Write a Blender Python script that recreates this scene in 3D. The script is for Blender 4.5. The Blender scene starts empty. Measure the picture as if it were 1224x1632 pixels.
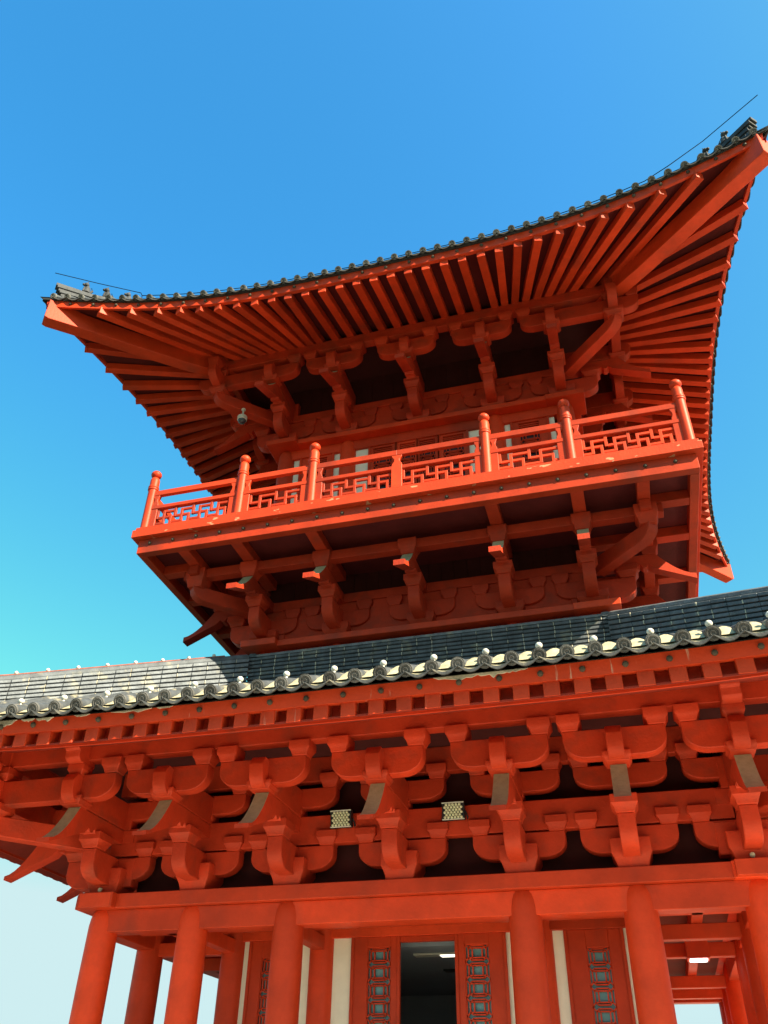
import bpy, bmesh, math, random
from mathutils import Matrix, Vector
random.seed(7)
R = math.radians
SC = bpy.context.scene
COL = SC.collection

# ------------------------------------------------------------------ camera
def camera():
    yaw, pitch, roll = 0.2839, 0.6361, 0.0187
    cy, sy, cp, sp = math.cos(yaw), math.sin(yaw), math.cos(pitch), math.sin(pitch)
    f = Vector((-sy*cp, cy*cp, sp)); r = Vector((cy, sy, 0)); u = r.cross(f)
    cr, sr = math.cos(roll), math.sin(roll)
    r, u = cr*r + sr*u, -sr*r + cr*u
    cd = bpy.data.cameras.new('camera'); co = bpy.data.objects.new('camera', cd); COL.objects.link(co)
    M = Matrix((r, u, -f)).transposed().to_4x4(); M.translation = (3.2793, -12.6209, 1.6)
    co.matrix_world = M
    cd.sensor_fit = 'VERTICAL'; cd.sensor_height = 36; cd.lens = 1347.94/1632*36
    cd.clip_start = 0.1; cd.clip_end = 5000
    SC.camera = co
camera()

# ------------------------------------------------------------------ light
SUN_AZ, SUN_EL = R(62), R(36)          # azimuth to the right of the facade normal
S = Vector((math.sin(SUN_AZ)*math.cos(SUN_EL), -math.cos(SUN_AZ)*math.cos(SUN_EL), math.sin(SUN_EL)))
sl = bpy.data.lights.new('sun', 'SUN'); so = bpy.data.objects.new('sun', sl); COL.objects.link(so)
so.rotation_euler = S.to_track_quat('Z', 'Y').to_euler()
sl.energy = 5.0; sl.angle = R(0.5); sl.color = (1.0, 0.88, 0.62)
W = bpy.data.worlds.new('World'); SC.world = W; W.use_nodes = True
nt = W.node_tree; nt.nodes.clear()
sky = nt.nodes.new('ShaderNodeTexSky'); sky.sky_type = 'NISHITA'; sky.sun_disc = False
sky.sun_elevation = SUN_EL; sky.sun_rotation = math.pi - SUN_AZ
sky.air_density = 1.0; sky.dust_density = 1.2; sky.ozone_density = 2.0
hs = nt.nodes.new('ShaderNodeHueSaturation'); hs.inputs['Saturation'].default_value = 1.38; hs.inputs['Hue'].default_value = 0.487
bg = nt.nodes.new('ShaderNodeBackground'); bg.inputs['Strength'].default_value = 0.145
wo = nt.nodes.new('ShaderNodeOutputWorld')
nt.links.new(sky.outputs[0], hs.inputs['Color']); mn = nt.nodes.new('ShaderNodeVectorMath'); mn.operation = 'MINIMUM'; mn.inputs[1].default_value = (1.52, 2.08, 2.15)   # the pale band low over the horizon
nt.links.new(hs.outputs[0], mn.inputs[0]); nt.links.new(mn.outputs[0], bg.inputs['Color']); nt.links.new(bg.outputs[0], wo.inputs[0])
vs = SC.view_settings; vs.view_transform = 'Standard'; vs.look = 'None'; vs.exposure = 1.5; vs.gamma = 1

# ------------------------------------------------------------------ materials
def mat(name, col, rough=0.6, var=0.12, scale=3.0, bump=0.0, bscale=40.0, metal=0.0, spec=0.25, dirt=None):
    m = bpy.data.materials.new(name); m.use_nodes = True
    n = m.node_tree.nodes; l = m.node_tree.links; b = n['Principled BSDF']
    b.inputs['Roughness'].default_value = rough; b.inputs['Metallic'].default_value = metal
    b.inputs['Specular IOR Level'].default_value = spec
    tc = n.new('ShaderNodeTexCoord'); nz = n.new('ShaderNodeTexNoise'); nz.inputs['Scale'].default_value = scale
    nz.inputs['Detail'].default_value = 6; nz.inputs['Roughness'].default_value = 0.65
    l.new(tc.outputs['Object'], nz.inputs['Vector'])
    rp = n.new('ShaderNodeValToRGB'); rp.color_ramp.elements[0].position = 0.3; rp.color_ramp.elements[1].position = 0.7
    c = Vector(col)
    rp.color_ramp.elements[0].color = (*(c*(1-var)), 1); rp.color_ramp.elements[1].color = (*[min(1, x*(1+var)) for x in c], 1)
    l.new(nz.outputs['Fac'], rp.inputs['Fac']); out = rp.outputs['Color']
    if dirt:
        dcol, lo, hi, dsc, stretch = dirt
        mp = n.new('ShaderNodeMapping'); mp.inputs['Scale'].default_value = stretch
        l.new(tc.outputs['Object'], mp.inputs['Vector'])
        n2 = n.new('ShaderNodeTexNoise'); n2.inputs['Scale'].default_value = dsc; n2.inputs['Detail'].default_value = 8
        l.new(mp.outputs[0], n2.inputs['Vector'])
        r2 = n.new('ShaderNodeValToRGB'); r2.color_ramp.elements[0].position = lo; r2.color_ramp.elements[1].position = hi
        l.new(n2.outputs['Fac'], r2.inputs['Fac'])
        mx = n.new('ShaderNodeMix'); mx.data_type = 'RGBA'
        l.new(r2.outputs['Color'], mx.inputs['Factor']); l.new(out, mx.inputs['A']); mx.inputs['B'].default_value = (*dcol, 1)
        out = mx.outputs['Result']
    if var:
        oi = n.new('ShaderNodeObjectInfo'); mr = n.new('ShaderNodeMapRange'); mr.inputs['To Min'].default_value = 1-var*1.2; mr.inputs['To Max'].default_value = 1+var*.6
        l.new(oi.outputs['Random'], mr.inputs['Value'])
        mv = n.new('ShaderNodeVectorMath'); mv.operation = 'SCALE'; l.new(out, mv.inputs[0]); l.new(mr.outputs[0], mv.inputs['Scale']); out = mv.outputs[0]
    l.new(out, b.inputs['Base Color'])
    if bump > 0:
        n3 = n.new('ShaderNodeTexNoise'); n3.inputs['Scale'].default_value = bscale; n3.inputs['Detail'].default_value = 4
        l.new(tc.outputs['Object'], n3.inputs['Vector'])
        bp = n.new('ShaderNodeBump'); bp.inputs['Strength'].default_value = bump; bp.inputs['Distance'].default_value = 0.02
        l.new(n3.outputs['Fac'], bp.inputs['Height']); l.new(bp.outputs[0], b.inputs['Normal'])
    return m
def emit(name, col, s):
    m = bpy.data.materials.new(name); m.use_nodes = True
    b = m.node_tree.nodes['Principled BSDF']
    b.inputs['Base Color'].default_value = (*col, 1); b.inputs['Emission Color'].default_value = (*col, 1); b.inputs['Emission Strength'].default_value = s
    return m
RC = (0.58, 0.050, 0.012)
RED = mat('red_paint', RC, 0.5, 0.22, 1.6, 0.12, 28, dirt=((0.34, 0.045, 0.02), 0.56, 0.78, 1.3, (1, 1, 0.35)))
RED_B = mat('red_paint_bracket', (0.50, 0.041, 0.012), 0.6, 0.18, 2.2, 0.25, 30, dirt=((0.27, 0.04, 0.02), 0.55, 0.8, 2.5, (1, 1, 1)))
RED_F = mat('red_paint_streaked', RC, 0.55, 0.12, 2.0, 0.2, 30, dirt=((0.60, 0.28, 0.20), 0.665, 0.73, 3.0, (5, 5, 0.25)))
RED_L = mat('red_paint_flaking', RC, 0.6, 0.15, 2.0, 0.25, 30, dirt=((0.58, 0.30, 0.17), 0.645, 0.668, 4.5, (1, 1, 2.0)))
RED_D = mat('shaded_red_boards', (0.11, 0.013, 0.012), 0.75, 0.2, 2, 0.2, 20)  # red darkened to stand for shade under the deck and between rafters
RED_S = mat('shaded_soffit_boards', (0.27, 0.026, 0.013), 0.75, 0.2, 2, 0.2, 20)  # red darkened to put the eave shade into the soffit colour
PALE = mat('weathered_bare_face', (0.42, 0.38, 0.24), 0.8, 0.22, 6, 0.3, 40)
TILE = mat('dark_grey_tile', (0.14, 0.158, 0.185), 0.6, 0.35, 5, 0.4, 30, dirt=((0.30, 0.29, 0.24), 0.57, 0.72, 3.5, (1, 1, 1)))
TILE_K = mat('tile_gap', (0.03, 0.033, 0.038), 0.9, 0.2, 5)
DISC = mat('tile_disc_clay', (0.095, 0.095, 0.095), 0.8, 0.3, 9, 0.5, 50)
TILE_B = mat('barrel_tile', (0.075, 0.085, 0.10), 0.65, 0.35, 5, 0.4, 30, dirt=((0.34, 0.31, 0.23), 0.55, 0.68, 3.5, (1, 1, 1)))
TILE_H = mat('shaded_ridge_tile', (0.06, 0.065, 0.075), 0.7, 0.4, 5, 0.4, 30)  # tile darkened to paint in the shaded faces of the upper hips
DISC_U = mat('upper_tile_disc_clay', (0.14, 0.14, 0.135), 0.8, 0.3, 9, 0.5, 50)
DRIP = mat('drip_tile_clay', (0.085, 0.09, 0.095), 0.8, 0.35, 8, 0.4, 40, dirt=((0.40, 0.36, 0.27), 0.60, 0.72, 5, (1, 1, 1)))
TILE_U = mat('shaded_eave_tile', (0.05, 0.05, 0.05), 0.8, 0.35, 6, 0.4, 30)  # clay darkened to paint in the shadow under the tile edges
PANT = mat('mortar_pan_tile', (0.46, 0.41, 0.28), 0.9, 0.3, 7, 0.5, 25, dirt=((0.20, 0.19, 0.17), 0.60, 0.75, 4, (1, 1, 1)))
MORT = mat('mortar', (0.50, 0.46, 0.37), 0.95, 0.25, 12, 0.6, 40)
WHITE = mat('white_plastic', (0.62, 0.61, 0.57), 0.5, 0.12, 30, dirt=((0.35, 0.14, 0.07), 0.60, 0.75, 14, (1, 1, 1)))
PLASTER = mat('white_plaster', (0.86, 0.84, 0.72), 0.9, 0.06, 3)
BOLT = mat('bolt_cap', (0.07, 0.055, 0.04), 0.6, 0.3, 15)
PANE = mat('blue_glass_pane', (0.15, 0.34, 0.38), 0.25, 0.15, 1.5, spec=0.5)
PANE_U = mat('dark_glass_pane', (0.04, 0.05, 0.07), 0.12, 0.1, 1.5, spec=0.6)
DARK = mat('recess_shade', (0.065, 0.013, 0.013), 0.9, 0.2, 2)  # near-black colour paints the shade in the recesses behind the brackets
ROOM = mat('room_paint', (0.26, 0.31, 0.38), 0.8, 0.1, 1)
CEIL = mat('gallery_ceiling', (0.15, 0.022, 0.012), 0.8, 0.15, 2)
BLACK = mat('black_metal', (0.02, 0.022, 0.025), 0.45, 0.2, 10)
LED = mat('led_lens', (0.62, 0.66, 0.46), 0.25, 0.1, 10)
WIRE = mat('wire', (0.012, 0.013, 0.018), 1.0, 0.1, 4, spec=0.0)
PAVE = mat('bounce_paving', (0.80, 0.72, 0.60), 0.85, 0.15, 0.6, 0.2, 5)  # made very pale so the unseen court throws sunlight upward
STONE = mat('platform_stone', (0.45, 0.41, 0.35), 0.85, 0.15, 2, 0.2, 12)
EARTH = mat('grass_ground', (0.06, 0.07, 0.035), 0.95, 0.25, 0.05)  # unseen grass, kept dark so high soffits receive less bounce
CAMW = mat('camera_white', (0.55, 0.56, 0.50), 0.4, 0.05, 5)
GLOW = emit('lamp_diffuser', (1, 0.98, 0.95), 2.2)
STRIP = emit('strip_lamp', (1, 0.93, 0.75), 0.9)

# ------------------------------------------------------------------ mesh builder
class MB:
    def __init__(s): s.v = []; s.f = []; s.m = []; s.M = Matrix(); s.mat = 0
    def add(s, vs, fs):
        o = len(s.v); s.v += [tuple(s.M @ Vector(p)) for p in vs]
        for f in fs: s.f.append([i+o for i in f]); s.m.append(s.mat)
    def box(s, x0, x1, y0, y1, z0, z1):
        s.add([(x0,y0,z0),(x1,y0,z0),(x1,y1,z0),(x0,y1,z0),(x0,y0,z1),(x1,y0,z1),(x1,y1,z1),(x0,y1,z1)],
              [(0,3,2,1),(4,5,6,7),(0,1,5,4),(1,2,6,5),(2,3,7,6),(3,0,4,7)])
    def loft(s, rings, cap=True, closed=True):
        n = len(rings[0]); vs = [p for r in rings for p in r]; fs = []
        for i in range(len(rings)-1):
            for j in range(n if closed else n-1):
                k = (j+1) % n; fs.append((i*n+j, i*n+k, (i+1)*n+k, (i+1)*n+j))
        if cap and closed: fs.append(tuple(range(n))[::-1]); fs.append(tuple(range((len(rings)-1)*n, len(rings)*n)))
        s.add(vs, fs)
    def px(s, poly, x0, x1):                                     # (d,z) profile, outward d = -y, extruded along x
        s.loft([[(x, -d, z) for d, z in poly] for x in (x0, x1)])
    def py(s, poly, y0, y1):                                     # (x,z) profile extruded along y
        s.loft([[(x, y, z) for x, z in poly] for y in (y0, y1)])
    def tube(s, pts, r, n=6):
        rings = []
        for i, p in enumerate(pts):
            p = Vector(p); a = Vector(pts[max(i-1,0)]); b = Vector(pts[min(i+1,len(pts)-1)]); t = (b-a).normalized()
            u = t.cross(Vector((0,0,1)));
            if u.length < 1e-3: u = t.cross(Vector((0,1,0)))
            u.normalize(); w = u.cross(t); q = r[i] if isinstance(r, (list,tuple)) else r
            rings.append([tuple(p + u*q*math.cos(2*math.pi*j/n) + w*q*math.sin(2*math.pi*j/n)) for j in range(n)])
        s.loft(rings)
    def lathe(s, prof, c=(0,0,0), n=20, axis='z'):
        rings = []
        for r, h in prof:
            r = max(r, 1e-4); ring = []
            for j in range(n):
                a = 2*math.pi*j/n; x, y = r*math.cos(a), r*math.sin(a)
                ring.append((c[0]+x, c[1]+y, c[2]+h) if axis == 'z' else (c[0]+x, c[1]-h, c[2]+y))
            rings.append(ring)
        s.loft(rings)
    def ball(s, c, r, n=12, sz=1.0):
        s.lathe([(r*math.sin(math.pi*i/8), -r*sz*math.cos(math.pi*i/8)) for i in range(9)], c, n)
    def bar(s, a, b, t, y0, y1):                                 # flat bar in an x-z plane
        a = Vector(a); b = Vector(b); d = (b-a).normalized(); p = Vector((-d.y, d.x))*t/2
        s.py([tuple(a+p), tuple(a-p), tuple(b-p), tuple(b+p)], y0, y1)
    def build(s, name, mats, parent=None, bevel=0.0, smooth=35):
        me = bpy.data.meshes.new(name); bm = bmesh.new()
        vs = [bm.verts.new(p) for p in s.v]
        for f, k in zip(s.f, s.m):
            try: q = bm.faces.new([vs[i] for i in f]); q.material_index = k
            except ValueError: pass
        bmesh.ops.recalc_face_normals(bm, faces=bm.faces)
        if bevel:
            es = [e for e in bm.edges if len(e.link_faces) == 2 and e.calc_face_angle(0) > R(40)]
            bmesh.ops.bevel(bm, geom=es, offset=bevel, segments=1, affect='EDGES', clamp_overlap=True)
        bm.to_mesh(me); bm.free()
        for m in (mats if isinstance(mats, (list,tuple)) else [mats]): me.materials.append(m)
        if smooth:
            me.shade_smooth(); me.set_sharp_from_angle(angle=R(smooth))
        o = bpy.data.objects.new(name, me); COL.objects.link(o)
        if parent: attach(o, parent)
        return o
def attach(o, parent):
    o.parent = parent; o.matrix_parent_inverse = Matrix.Translation(-parent.location) if parent.type == 'EMPTY' and parent.parent is None else Matrix()
def tree(o, parent, M=None):
    c = o.copy(); COL.objects.link(c); c.parent = parent
    if M is not None: c.matrix_parent_inverse = o.matrix_parent_inverse; c.matrix_basis = M
    for ch in o.children: tree(ch, c)
    return c
def tag(o, label=None, cat=None, group=None, kind=None):
    for k, v in (('label', label), ('category', cat), ('group', group), ('kind', kind)):
        if v: o[k] = v
    return o

# ------------------------------------------------------------------ dimensions
A, B = 1.72, 1.525
W2 = A + B; W1 = A + 2*B; Y2 = 1.4945; YC = Y2 + W2
ZP1, ZP2, ZP3 = 4.55, 9.455, 14.705            # tops of the three bracket plates
DECK = 11.36
def side(k): return Matrix.Translation((0,YC,0)) @ Matrix.Rotation(k*math.pi/2, 4, 'Z') @ Matrix.Translation((0,-YC,0))
SIDES = (0, 1, 2, 3)
def eave(W, o0, do, z0, dz, m):
    def x_of(s): return s*(W + o0 + do*abs(s)**m)
    def s_of(x):
        lo, hi = 0.0, 1.0
        for _ in range(40):
            mid = (lo+hi)/2
            if x_of(mid) < abs(x): lo = mid
            else: hi = mid
        return math.copysign(lo, x)
    def P(s, out=0.0, up=0.0):
        o = o0 + do*abs(s)**m
        return Vector((s*(W+o+out), YC - W - o - out, z0 + dz*abs(s)**m + up))
    P.s_of = s_of; P.x_of = x_of
    P.corner = o0+do
    return P
UP = eave(W2, 3.372, 0.88, 15.90, 0.24, 3.4)    # lower outer edge of the upper rafters
LO = eave(W1, 3.36, 0.75, 5.69, 0.08, 4.0)

# ------------------------------------------------------------------ the setting
m = MB(); m.box(-2500,2500,-2500,2500,-1,0)
tag(m.build('ground', EARTH), kind='structure')
m = MB(); m.box(-8.5,18,-10.5,24,0.004,0.02)
tag(m.build('bounce_court', PAVE), kind='structure')  # unseen court, added and sized to bounce sunlight onto the lower storey

# ------------------------------------------------------------------ the tower
T = bpy.data.objects.new('pagoda_tower', None); T.location = (0, YC, 0); COL.objects.link(T)
tag(T, 'tall red timber tower with upswept tiled eaves and a railed balcony above a colonnade', 'pagoda')
def part(mb, name, mats=RED, parent=None, bevel=0.008, **k): return mb.build(name, mats, parent or T, bevel, **k)

m = MB(); e = W1+1.6; m.box(-e,e,YC-e,YC+e,0.02,0.45); m.box(-e-.08,e+.08,YC-e-.08,YC+e+.08,0.45,0.53)
part(m, 'stone_platform', STONE, bevel=0.02)

# columns
def column(x, y, r, z0, z1, name='column'):
    m = MB(); h = z1-z0
    m.lathe([(r*.97,0),(r*1.0,h*.3),(r*1.0,h*.75),(r*.97,h-.22),(r*.92,h-.12),(r*.84,h-.05),(r*.72,h-.002)], (0,0,0), 28)
    return m
def place_columns(xs_l, r, z0, z1, w, name):
    o = part(column(0,0,r,z0,z1), name, bevel=0); first = True
    pts = set()
    for k in SIDES:
        for x in xs_l:
            p = side(k) @ Vector((x, YC-w, 0)); pts.add((round(p.x,3), round(p.y,3)))
    for p in sorted(pts, key=lambda q: q[1]):
        c = o if first else tree(o, T, Matrix())
        c.location = (p[0], p[1], z0); first = False
place_columns((-W1,-W2,-A,A,W2,W1), 0.23, 0.53, 4.345, W1, 'column')
place_columns((-W2,-A,A,W2), 0.20, 0.53, 9.33, W2, 'inner_column')
place_columns((-W2,-A,A,W2), 0.20, 11.1, 14.59, W2, 'upper_column')

# plates and architraves
def plate(w, z0, z1, hw, ext):
    for k in SIDES:
        m = MB(); m.M = side(k); e = w+ext-(0.0 if k % 2 == 0 else hw+ext-0.004)
        zz = 0.0 if k % 2 == 0 else 0.003
        m.box(-e, e, YC-w-hw, YC-w+hw, z0+zz, z1-zz)
        part(m, 'wall_plate')
        if ext and k % 2 == 1:
            for sx in (-1, 1):
                m = MB(); m.M = side(k)
                m.box(sx*(w+hw-.002), sx*(w+ext), YC-w-hw, YC-w+hw, z0+.003, z1-.003); part(m, 'wall_plate')
        # thicker crossing block at each right hand corner
        m = MB(); m.M = side(k); hb = hw+.028
        m.box(w-hb, w+hb+.1, YC-w-hb, YC-w+hb, z0-.004, z1+.004); part(m, 'corner_block')
plate(W1, 4.345, ZP1, 0.27, 0.40)
plate(W2, 9.33, ZP2, 0.34, 0.36)
plate(W2, 14.58, ZP3, 0.34, 0.36)
def beams(w, xs, z0, z1, hw, r, name):
    for k in SIDES:
        for x0, x1 in zip(xs, xs[1:]):
            m = MB(); m.M = side(k); m.box(x0+r*.4, x1-r*.4, YC-w-hw, YC-w+hw, z0, z1); part(m, name)
beams(W1, (-W1,-W2,-A,A,W2,W1), 4.03, 4.344, 0.15, 0.23, 'architrave')
beams(W2, (-W2,-A,A,W2), 14.32, 14.579, 0.10, 0.2, 'upper_architrave')
beams(W2, (-W2,-A,A,W2), 9.0, 9.329, 0.10, 0.2, 'middle_architrave')

# ------------------------------------------------------------------ brackets
def arc(x0, z0, x1, z1, n=6, flip=False):
    pts = []
    for i in range(n+1):
        t = i/n*math.pi/2
        pts.append((x0+(x1-x0)*math.sin(t), z0+(z1-z0)*(1-math.cos(t))) if not flip else (x0+(x1-x0)*(1-math.cos(t)), z0+(z1-z0)*math.sin(t)))
    return pts
def arm_poly(L, z0, z1, el=None, er=None):                       # boat shaped lateral arm, from -L to L
    zm = z0+(z1-z0)*.62
    def end(sg, l):
        return [(sg*(l-.30), z0)] + [(sg*x, z) for x, z in arc(l-.30, z0, l, zm, 6)][1:] + [(sg*l, z1)]
    return end(1, er or L) + end(-1, el or L)[::-1]
def block(mb, x, d, z0, wt, wb, h, dt=None, db=None):
    dt = dt or wt; db = db or wb
    def ring(w, q, z): return [(x-w/2,-d-q/2,z),(x+w/2,-d-q/2,z),(x+w/2,-d+q/2,z),(x-w/2,-d+q/2,z)]
    L = lambda a, b, t: a+(b-a)*t
    mb.loft([ring(wb,db,z0), ring(L(wb,wt,.16),L(db,dt,.16),z0+h*.16), ring(L(wb,wt,.5),L(db,dt,.5),z0+h*.34), ring(wt,dt,z0+h*.5), ring(wt,dt,z0+h)])
HG1 = [(-.4,.13),(.5,.13)] + arc(.5,.13,.80,.36,6)[1:] + [(.80,.55),(-.4,.55)]
STEP = {'open': 1.40, 'relief': 1.31, 'deck': 1.13}             # how far out the outer cross arm or beam stands
def ang_poly(kind):
    """profile of the second arm with its bumps and slanting beak"""
    D = STEP[kind] + (.10 if kind == 'deck' else 0); d, zt, zb = {'open': (1.97,.395,.335), 'relief': (1.93,.46,.35), 'deck': (1.87,.46,.35)}[kind]
    low = [(-.3,.785),(.80,.785),(.84,.735),(.89,.735),(.93,.79),(.98,.72),(1.04,.72),(1.08,.765),(1.16,.68)]
    top = [(D+(d-D)*t, .985-(.985-zt)*(1-(1-t)**1.7)) for t in (0,.12,.25,.4,.55,.7,.85,1.0)]
    return low + [(d,zb)] + top[::-1] + [(-.3,.985)]
def shu_poly(D):
    return [(-.2,1.0),(D+.1,1.0)] + arc(D+.1,1.0,D+.30,1.17,5)[1:] + [(D+.32,1.30),(D+.24,1.42),(-.2,1.42)]
def bracket(kind, name='bracket_set', base_h=0.38):
    """built round the plate-top point of its axis; -y is outward. Children: base block, beak, cross arm, wall arms"""
    m = MB(); m.px(HG1, -.115, .115)
    block(m, 0, .68, .55, .36, .25, .235, .40, .28)
    root = m.build(name, RED_B, None, 0.010)
    m = MB()
    D = STEP[kind]
    if kind == 'deck': block(m, 0, D, .985, .36, .25, .325, .36, .25)
    else: block(m, 0, D, .985, .37, .30, .135, .36, .3)
    b = m.build('bearing_block', RED_B, None, 0.010); b.parent = root
    m = MB(); block(m, 0, 0, 0, .54, .41, base_h, .56, .44)
    b = m.build('base_block', RED_B, None, 0.010); b.parent = root
    # beak, its concave upper face left bare
    m = MB(); m.px(ang_poly(kind), -.105, .105); bk = m.build('slanting_beak', [RED_B, PALE], None, 0.0)
    for p in bk.data.polygons:
        if p.normal.z > .15 and p.center.y < -STEP[kind]-.01: p.material_index = 1
    bk.parent = root
    if kind != 'deck':
        m = MB(); m.py(arm_poly(.665,1.07,1.445), -D-.105, -D+.095)
        for sx in (-.565,.565): block(m, sx, D+.005, 1.445, .32, .22, .225)
        c = m.build('cross_arm', RED_B, None, 0.010); c.parent = root
        m = MB(); m.px(shu_poly(D), -.105, .105); c = m.build('beam_nose', RED_B, None, 0.010); c.parent = root
    m = MB(); y0 = (-.1 if kind == 'open' else -.145); y1 = (.1 if kind == 'open' else -.06)
    m.py(arm_poly(.66,.23,.57), y0, y1)
    for sx in (-.55,.55): block(m, sx, -(y0+y1)/2, .57, .32, .22, .215, abs(y1-y0)+(.12 if kind == 'open' else .03), abs(y1-y0)+(.02 if kind=='open' else 0))
    if kind == 'open':
        c = m.build('wall_arm', RED_B, None, 0.010); c.parent = root; m = MB()
        m.py(arm_poly(.66,1.15,1.45), y0, y1); block(m, 0, 0, 1.02, .24, .18, .13)
        for sx in (-.55,.55): block(m, sx, 0, 1.45, .32, .22, .22)
    c = m.build('wall_arm', RED_B, None, 0.010); c.parent = root
    return root
def corner_bracket(kind, name='corner_bracket_set', base_h=0.38, pale=(1, 1)):
    """front right corner: outward is -y and +x, with a diagonal arm between"""
    D = STEP[kind]
    SD = Matrix.Rotation(math.pi/2, 4, 'Z')                      # -y -> +x
    DG = Matrix.Rotation(math.pi/4, 4, 'Z')
    m = MB()
    for k, M in enumerate((Matrix(), SD)):
        m.M = M; e = k*.0025; m.px([(d,z-e) for d,z in HG1], -.115+e, .115-e)
        block(m, 0, .68, .55+e, .36, .25, .235-2*e, .40, .28)
    root = m.build(name, RED_B, None, 0.010)
    def bearing(M, *a):
        m = MB(); m.M = M; block(m, *a); b = m.build('bearing_block', RED_B, None, 0.010); b.parent = root
    for M in (Matrix(), SD):
        if kind == 'deck': bearing(M, 0, D, .985, .36, .25, .325, .36, .25)
        else: bearing(M, 0, D, .985, .37, .30, .135, .36, .3)
    bearing(Matrix(), D, D, .90, .40, .30, .20 if kind != 'deck' else .405)
    if kind != 'deck': bearing(Matrix(), D, D, 1.45, .36, .26, .21)
    m = MB(); block(m, 0, 0, 0, .58, .45, base_h)
    b = m.build('base_block', RED_B, None, 0.010); b.parent = root
    for M, pl in ((Matrix(), pale[0]), (SD, pale[1])):
        m = MB(); m.M = M; m.px(ang_poly(kind), -.104, .104)
        bk = m.build('slanting_beak', [RED_B, PALE], None, 0.0); bk.parent = root
        if pl:
            for p in bk.data.polygons:
                c = M.inverted() @ p.center
                if p.normal.z > .15 and c.y < -D-.01: p.material_index = 1
    m = MB(); m.M = DG
    E_ = D*math.sqrt(2)
    m.px([(.25,.62),(E_-.22,.64)] + [(E_-.22+.34*math.sin(t), .64+.26*(1-math.cos(t))) for t in (.3,.6,.9,1.2,1.57)] + [(E_+.12,.935),(.25,.935)], -.115, .115)
    c = m.build('diagonal_arm', RED_B, None, 0.012); c.parent = root
    if kind != 'deck':
        for k, M in enumerate((Matrix(), SD)):
            e = k*.003; m = MB(); m.M = M
            if k == 0: m.py(arm_poly(.665,1.07,1.445, el=.665, er=D+.55), -D-.105, -D+.095); block(m, -.565, D+.005, 1.445, .32, .22, .225); block(m, D+.43, D+.005, 1.445, .28, .22, .22)
            else: m.py(arm_poly(.665,1.07+e,1.445-e, el=D+.55, er=.665), -D-.105, -D+.095); block(m, .565, D+.005, 1.445, .32, .22, .225)
            c = m.build('cross_arm', RED_B, None, 0.010); c.parent = root
            m = MB(); m.M = M; m.px([(d,z+e) for d,z in shu_poly(D)], -.103, .103); c = m.build('beam_nose', RED_B, None, 0.010); c.parent = root
            if kind == 'open':                                   # notched end of the corner tie beam, above the nose
                m = MB(); m.M = M; block(m, 0, D+.08, 1.42, .28, .20, .17, .26, .2)
                m.px([(D-.1,1.585+e),(D+.28,1.585+e),(D+.36,1.64),(D+.36,1.74),(D+.41,1.76),(D+.41,1.90-e),(D-.1,1.90-e)], -.125, .125)
                c = m.build('beam_end', RED_B, None, 0.010); c.parent = root
    y0 = (-.1 if kind == 'open' else -.145); y1 = (.1 if kind == 'open' else -.06)
    for k in (0, 1):
        m = MB()
        m.M = Matrix() if k == 0 else SD; e = k*.003; sg = -1 if k == 0 else 1
        P = arm_poly(.66,.23+e,.57-e); P = [(x if x*sg > 0 else 0, z) for x, z in P]
        P2 = []
        for q in P:
            if not P2 or (abs(q[0]-P2[-1][0]) > 1e-6 or abs(q[1]-P2[-1][1]) > 1e-6): P2.append(q)
        P = [(sg*.66,.57-e),(sg*.66,.441)] + [(sg*x,z) for x,z in arc(.36,.23+e,.66,.441,6)][::-1][1:] + [(0,.23+e),(0,.57-e)]
        m.py(P, y0, y1); block(m, sg*.55, -(y0+y1)/2, .57, .32, .22, .215, abs(y1-y0)+(.12 if kind == 'open' else .03), abs(y1-y0)+(.02 if kind=='open' else 0))
        c = m.build('wall_arm', RED_B, None, 0.010); c.parent = root
        if kind == 'open':
            M_ = m.M; m = MB(); m.M = M_
            P = [(sg*.66,1.45-e),(sg*.66,1.336)] + [(sg*x,z) for x,z in arc(.36,1.15+e,.66,1.336,6)][::-1][1:] + [(0,1.15+e),(0,1.45-e)]
            m.py(P, y0, y1); block(m, sg*.55, 0, 1.45, .32, .22, .22)
            c = m.build('wall_arm', RED_B, None, 0.010); c.parent = root
    return root
def set_brackets(kind, w, xs, zp, base_h, name):
    p = bracket(kind, name, base_h); q = corner_bracket(kind, 'corner_'+name, base_h, (1, 1 if kind == 'open' else 0)); q3 = corner_bracket(kind, 'corner_'+name, base_h, (1, 1))
    inv = Matrix.Translation(-T.location)
    p.parent = q.parent = q3.parent = T; p.matrix_parent_inverse = q.matrix_parent_inverse = q3.matrix_parent_inverse = inv
    fp = fq = True
    for k in SIDES:
        if k != 2:
            for x in xs:
                M = side(k) @ Matrix.Translation((x, YC-w, zp))
                if fp: p.matrix_basis = M; fp = False
                else: tree(p, T, M)
        M = side(k) @ Matrix.Translation((w, YC-w, zp))
        if k == 3: q3.matrix_basis = M
        elif fq: q.matrix_basis = M; fq = False
        else: tree(q, T, M)
set_brackets('open', W1, (-W2,-A,0,A,W2), ZP1, .38, 'eave_bracket')
set_brackets('deck', W2, (-A,0,A), ZP2, .28, 'balcony_bracket')
set_brackets('relief', W2, (-A,0,A), ZP3, .29, 'roof_bracket')

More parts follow.
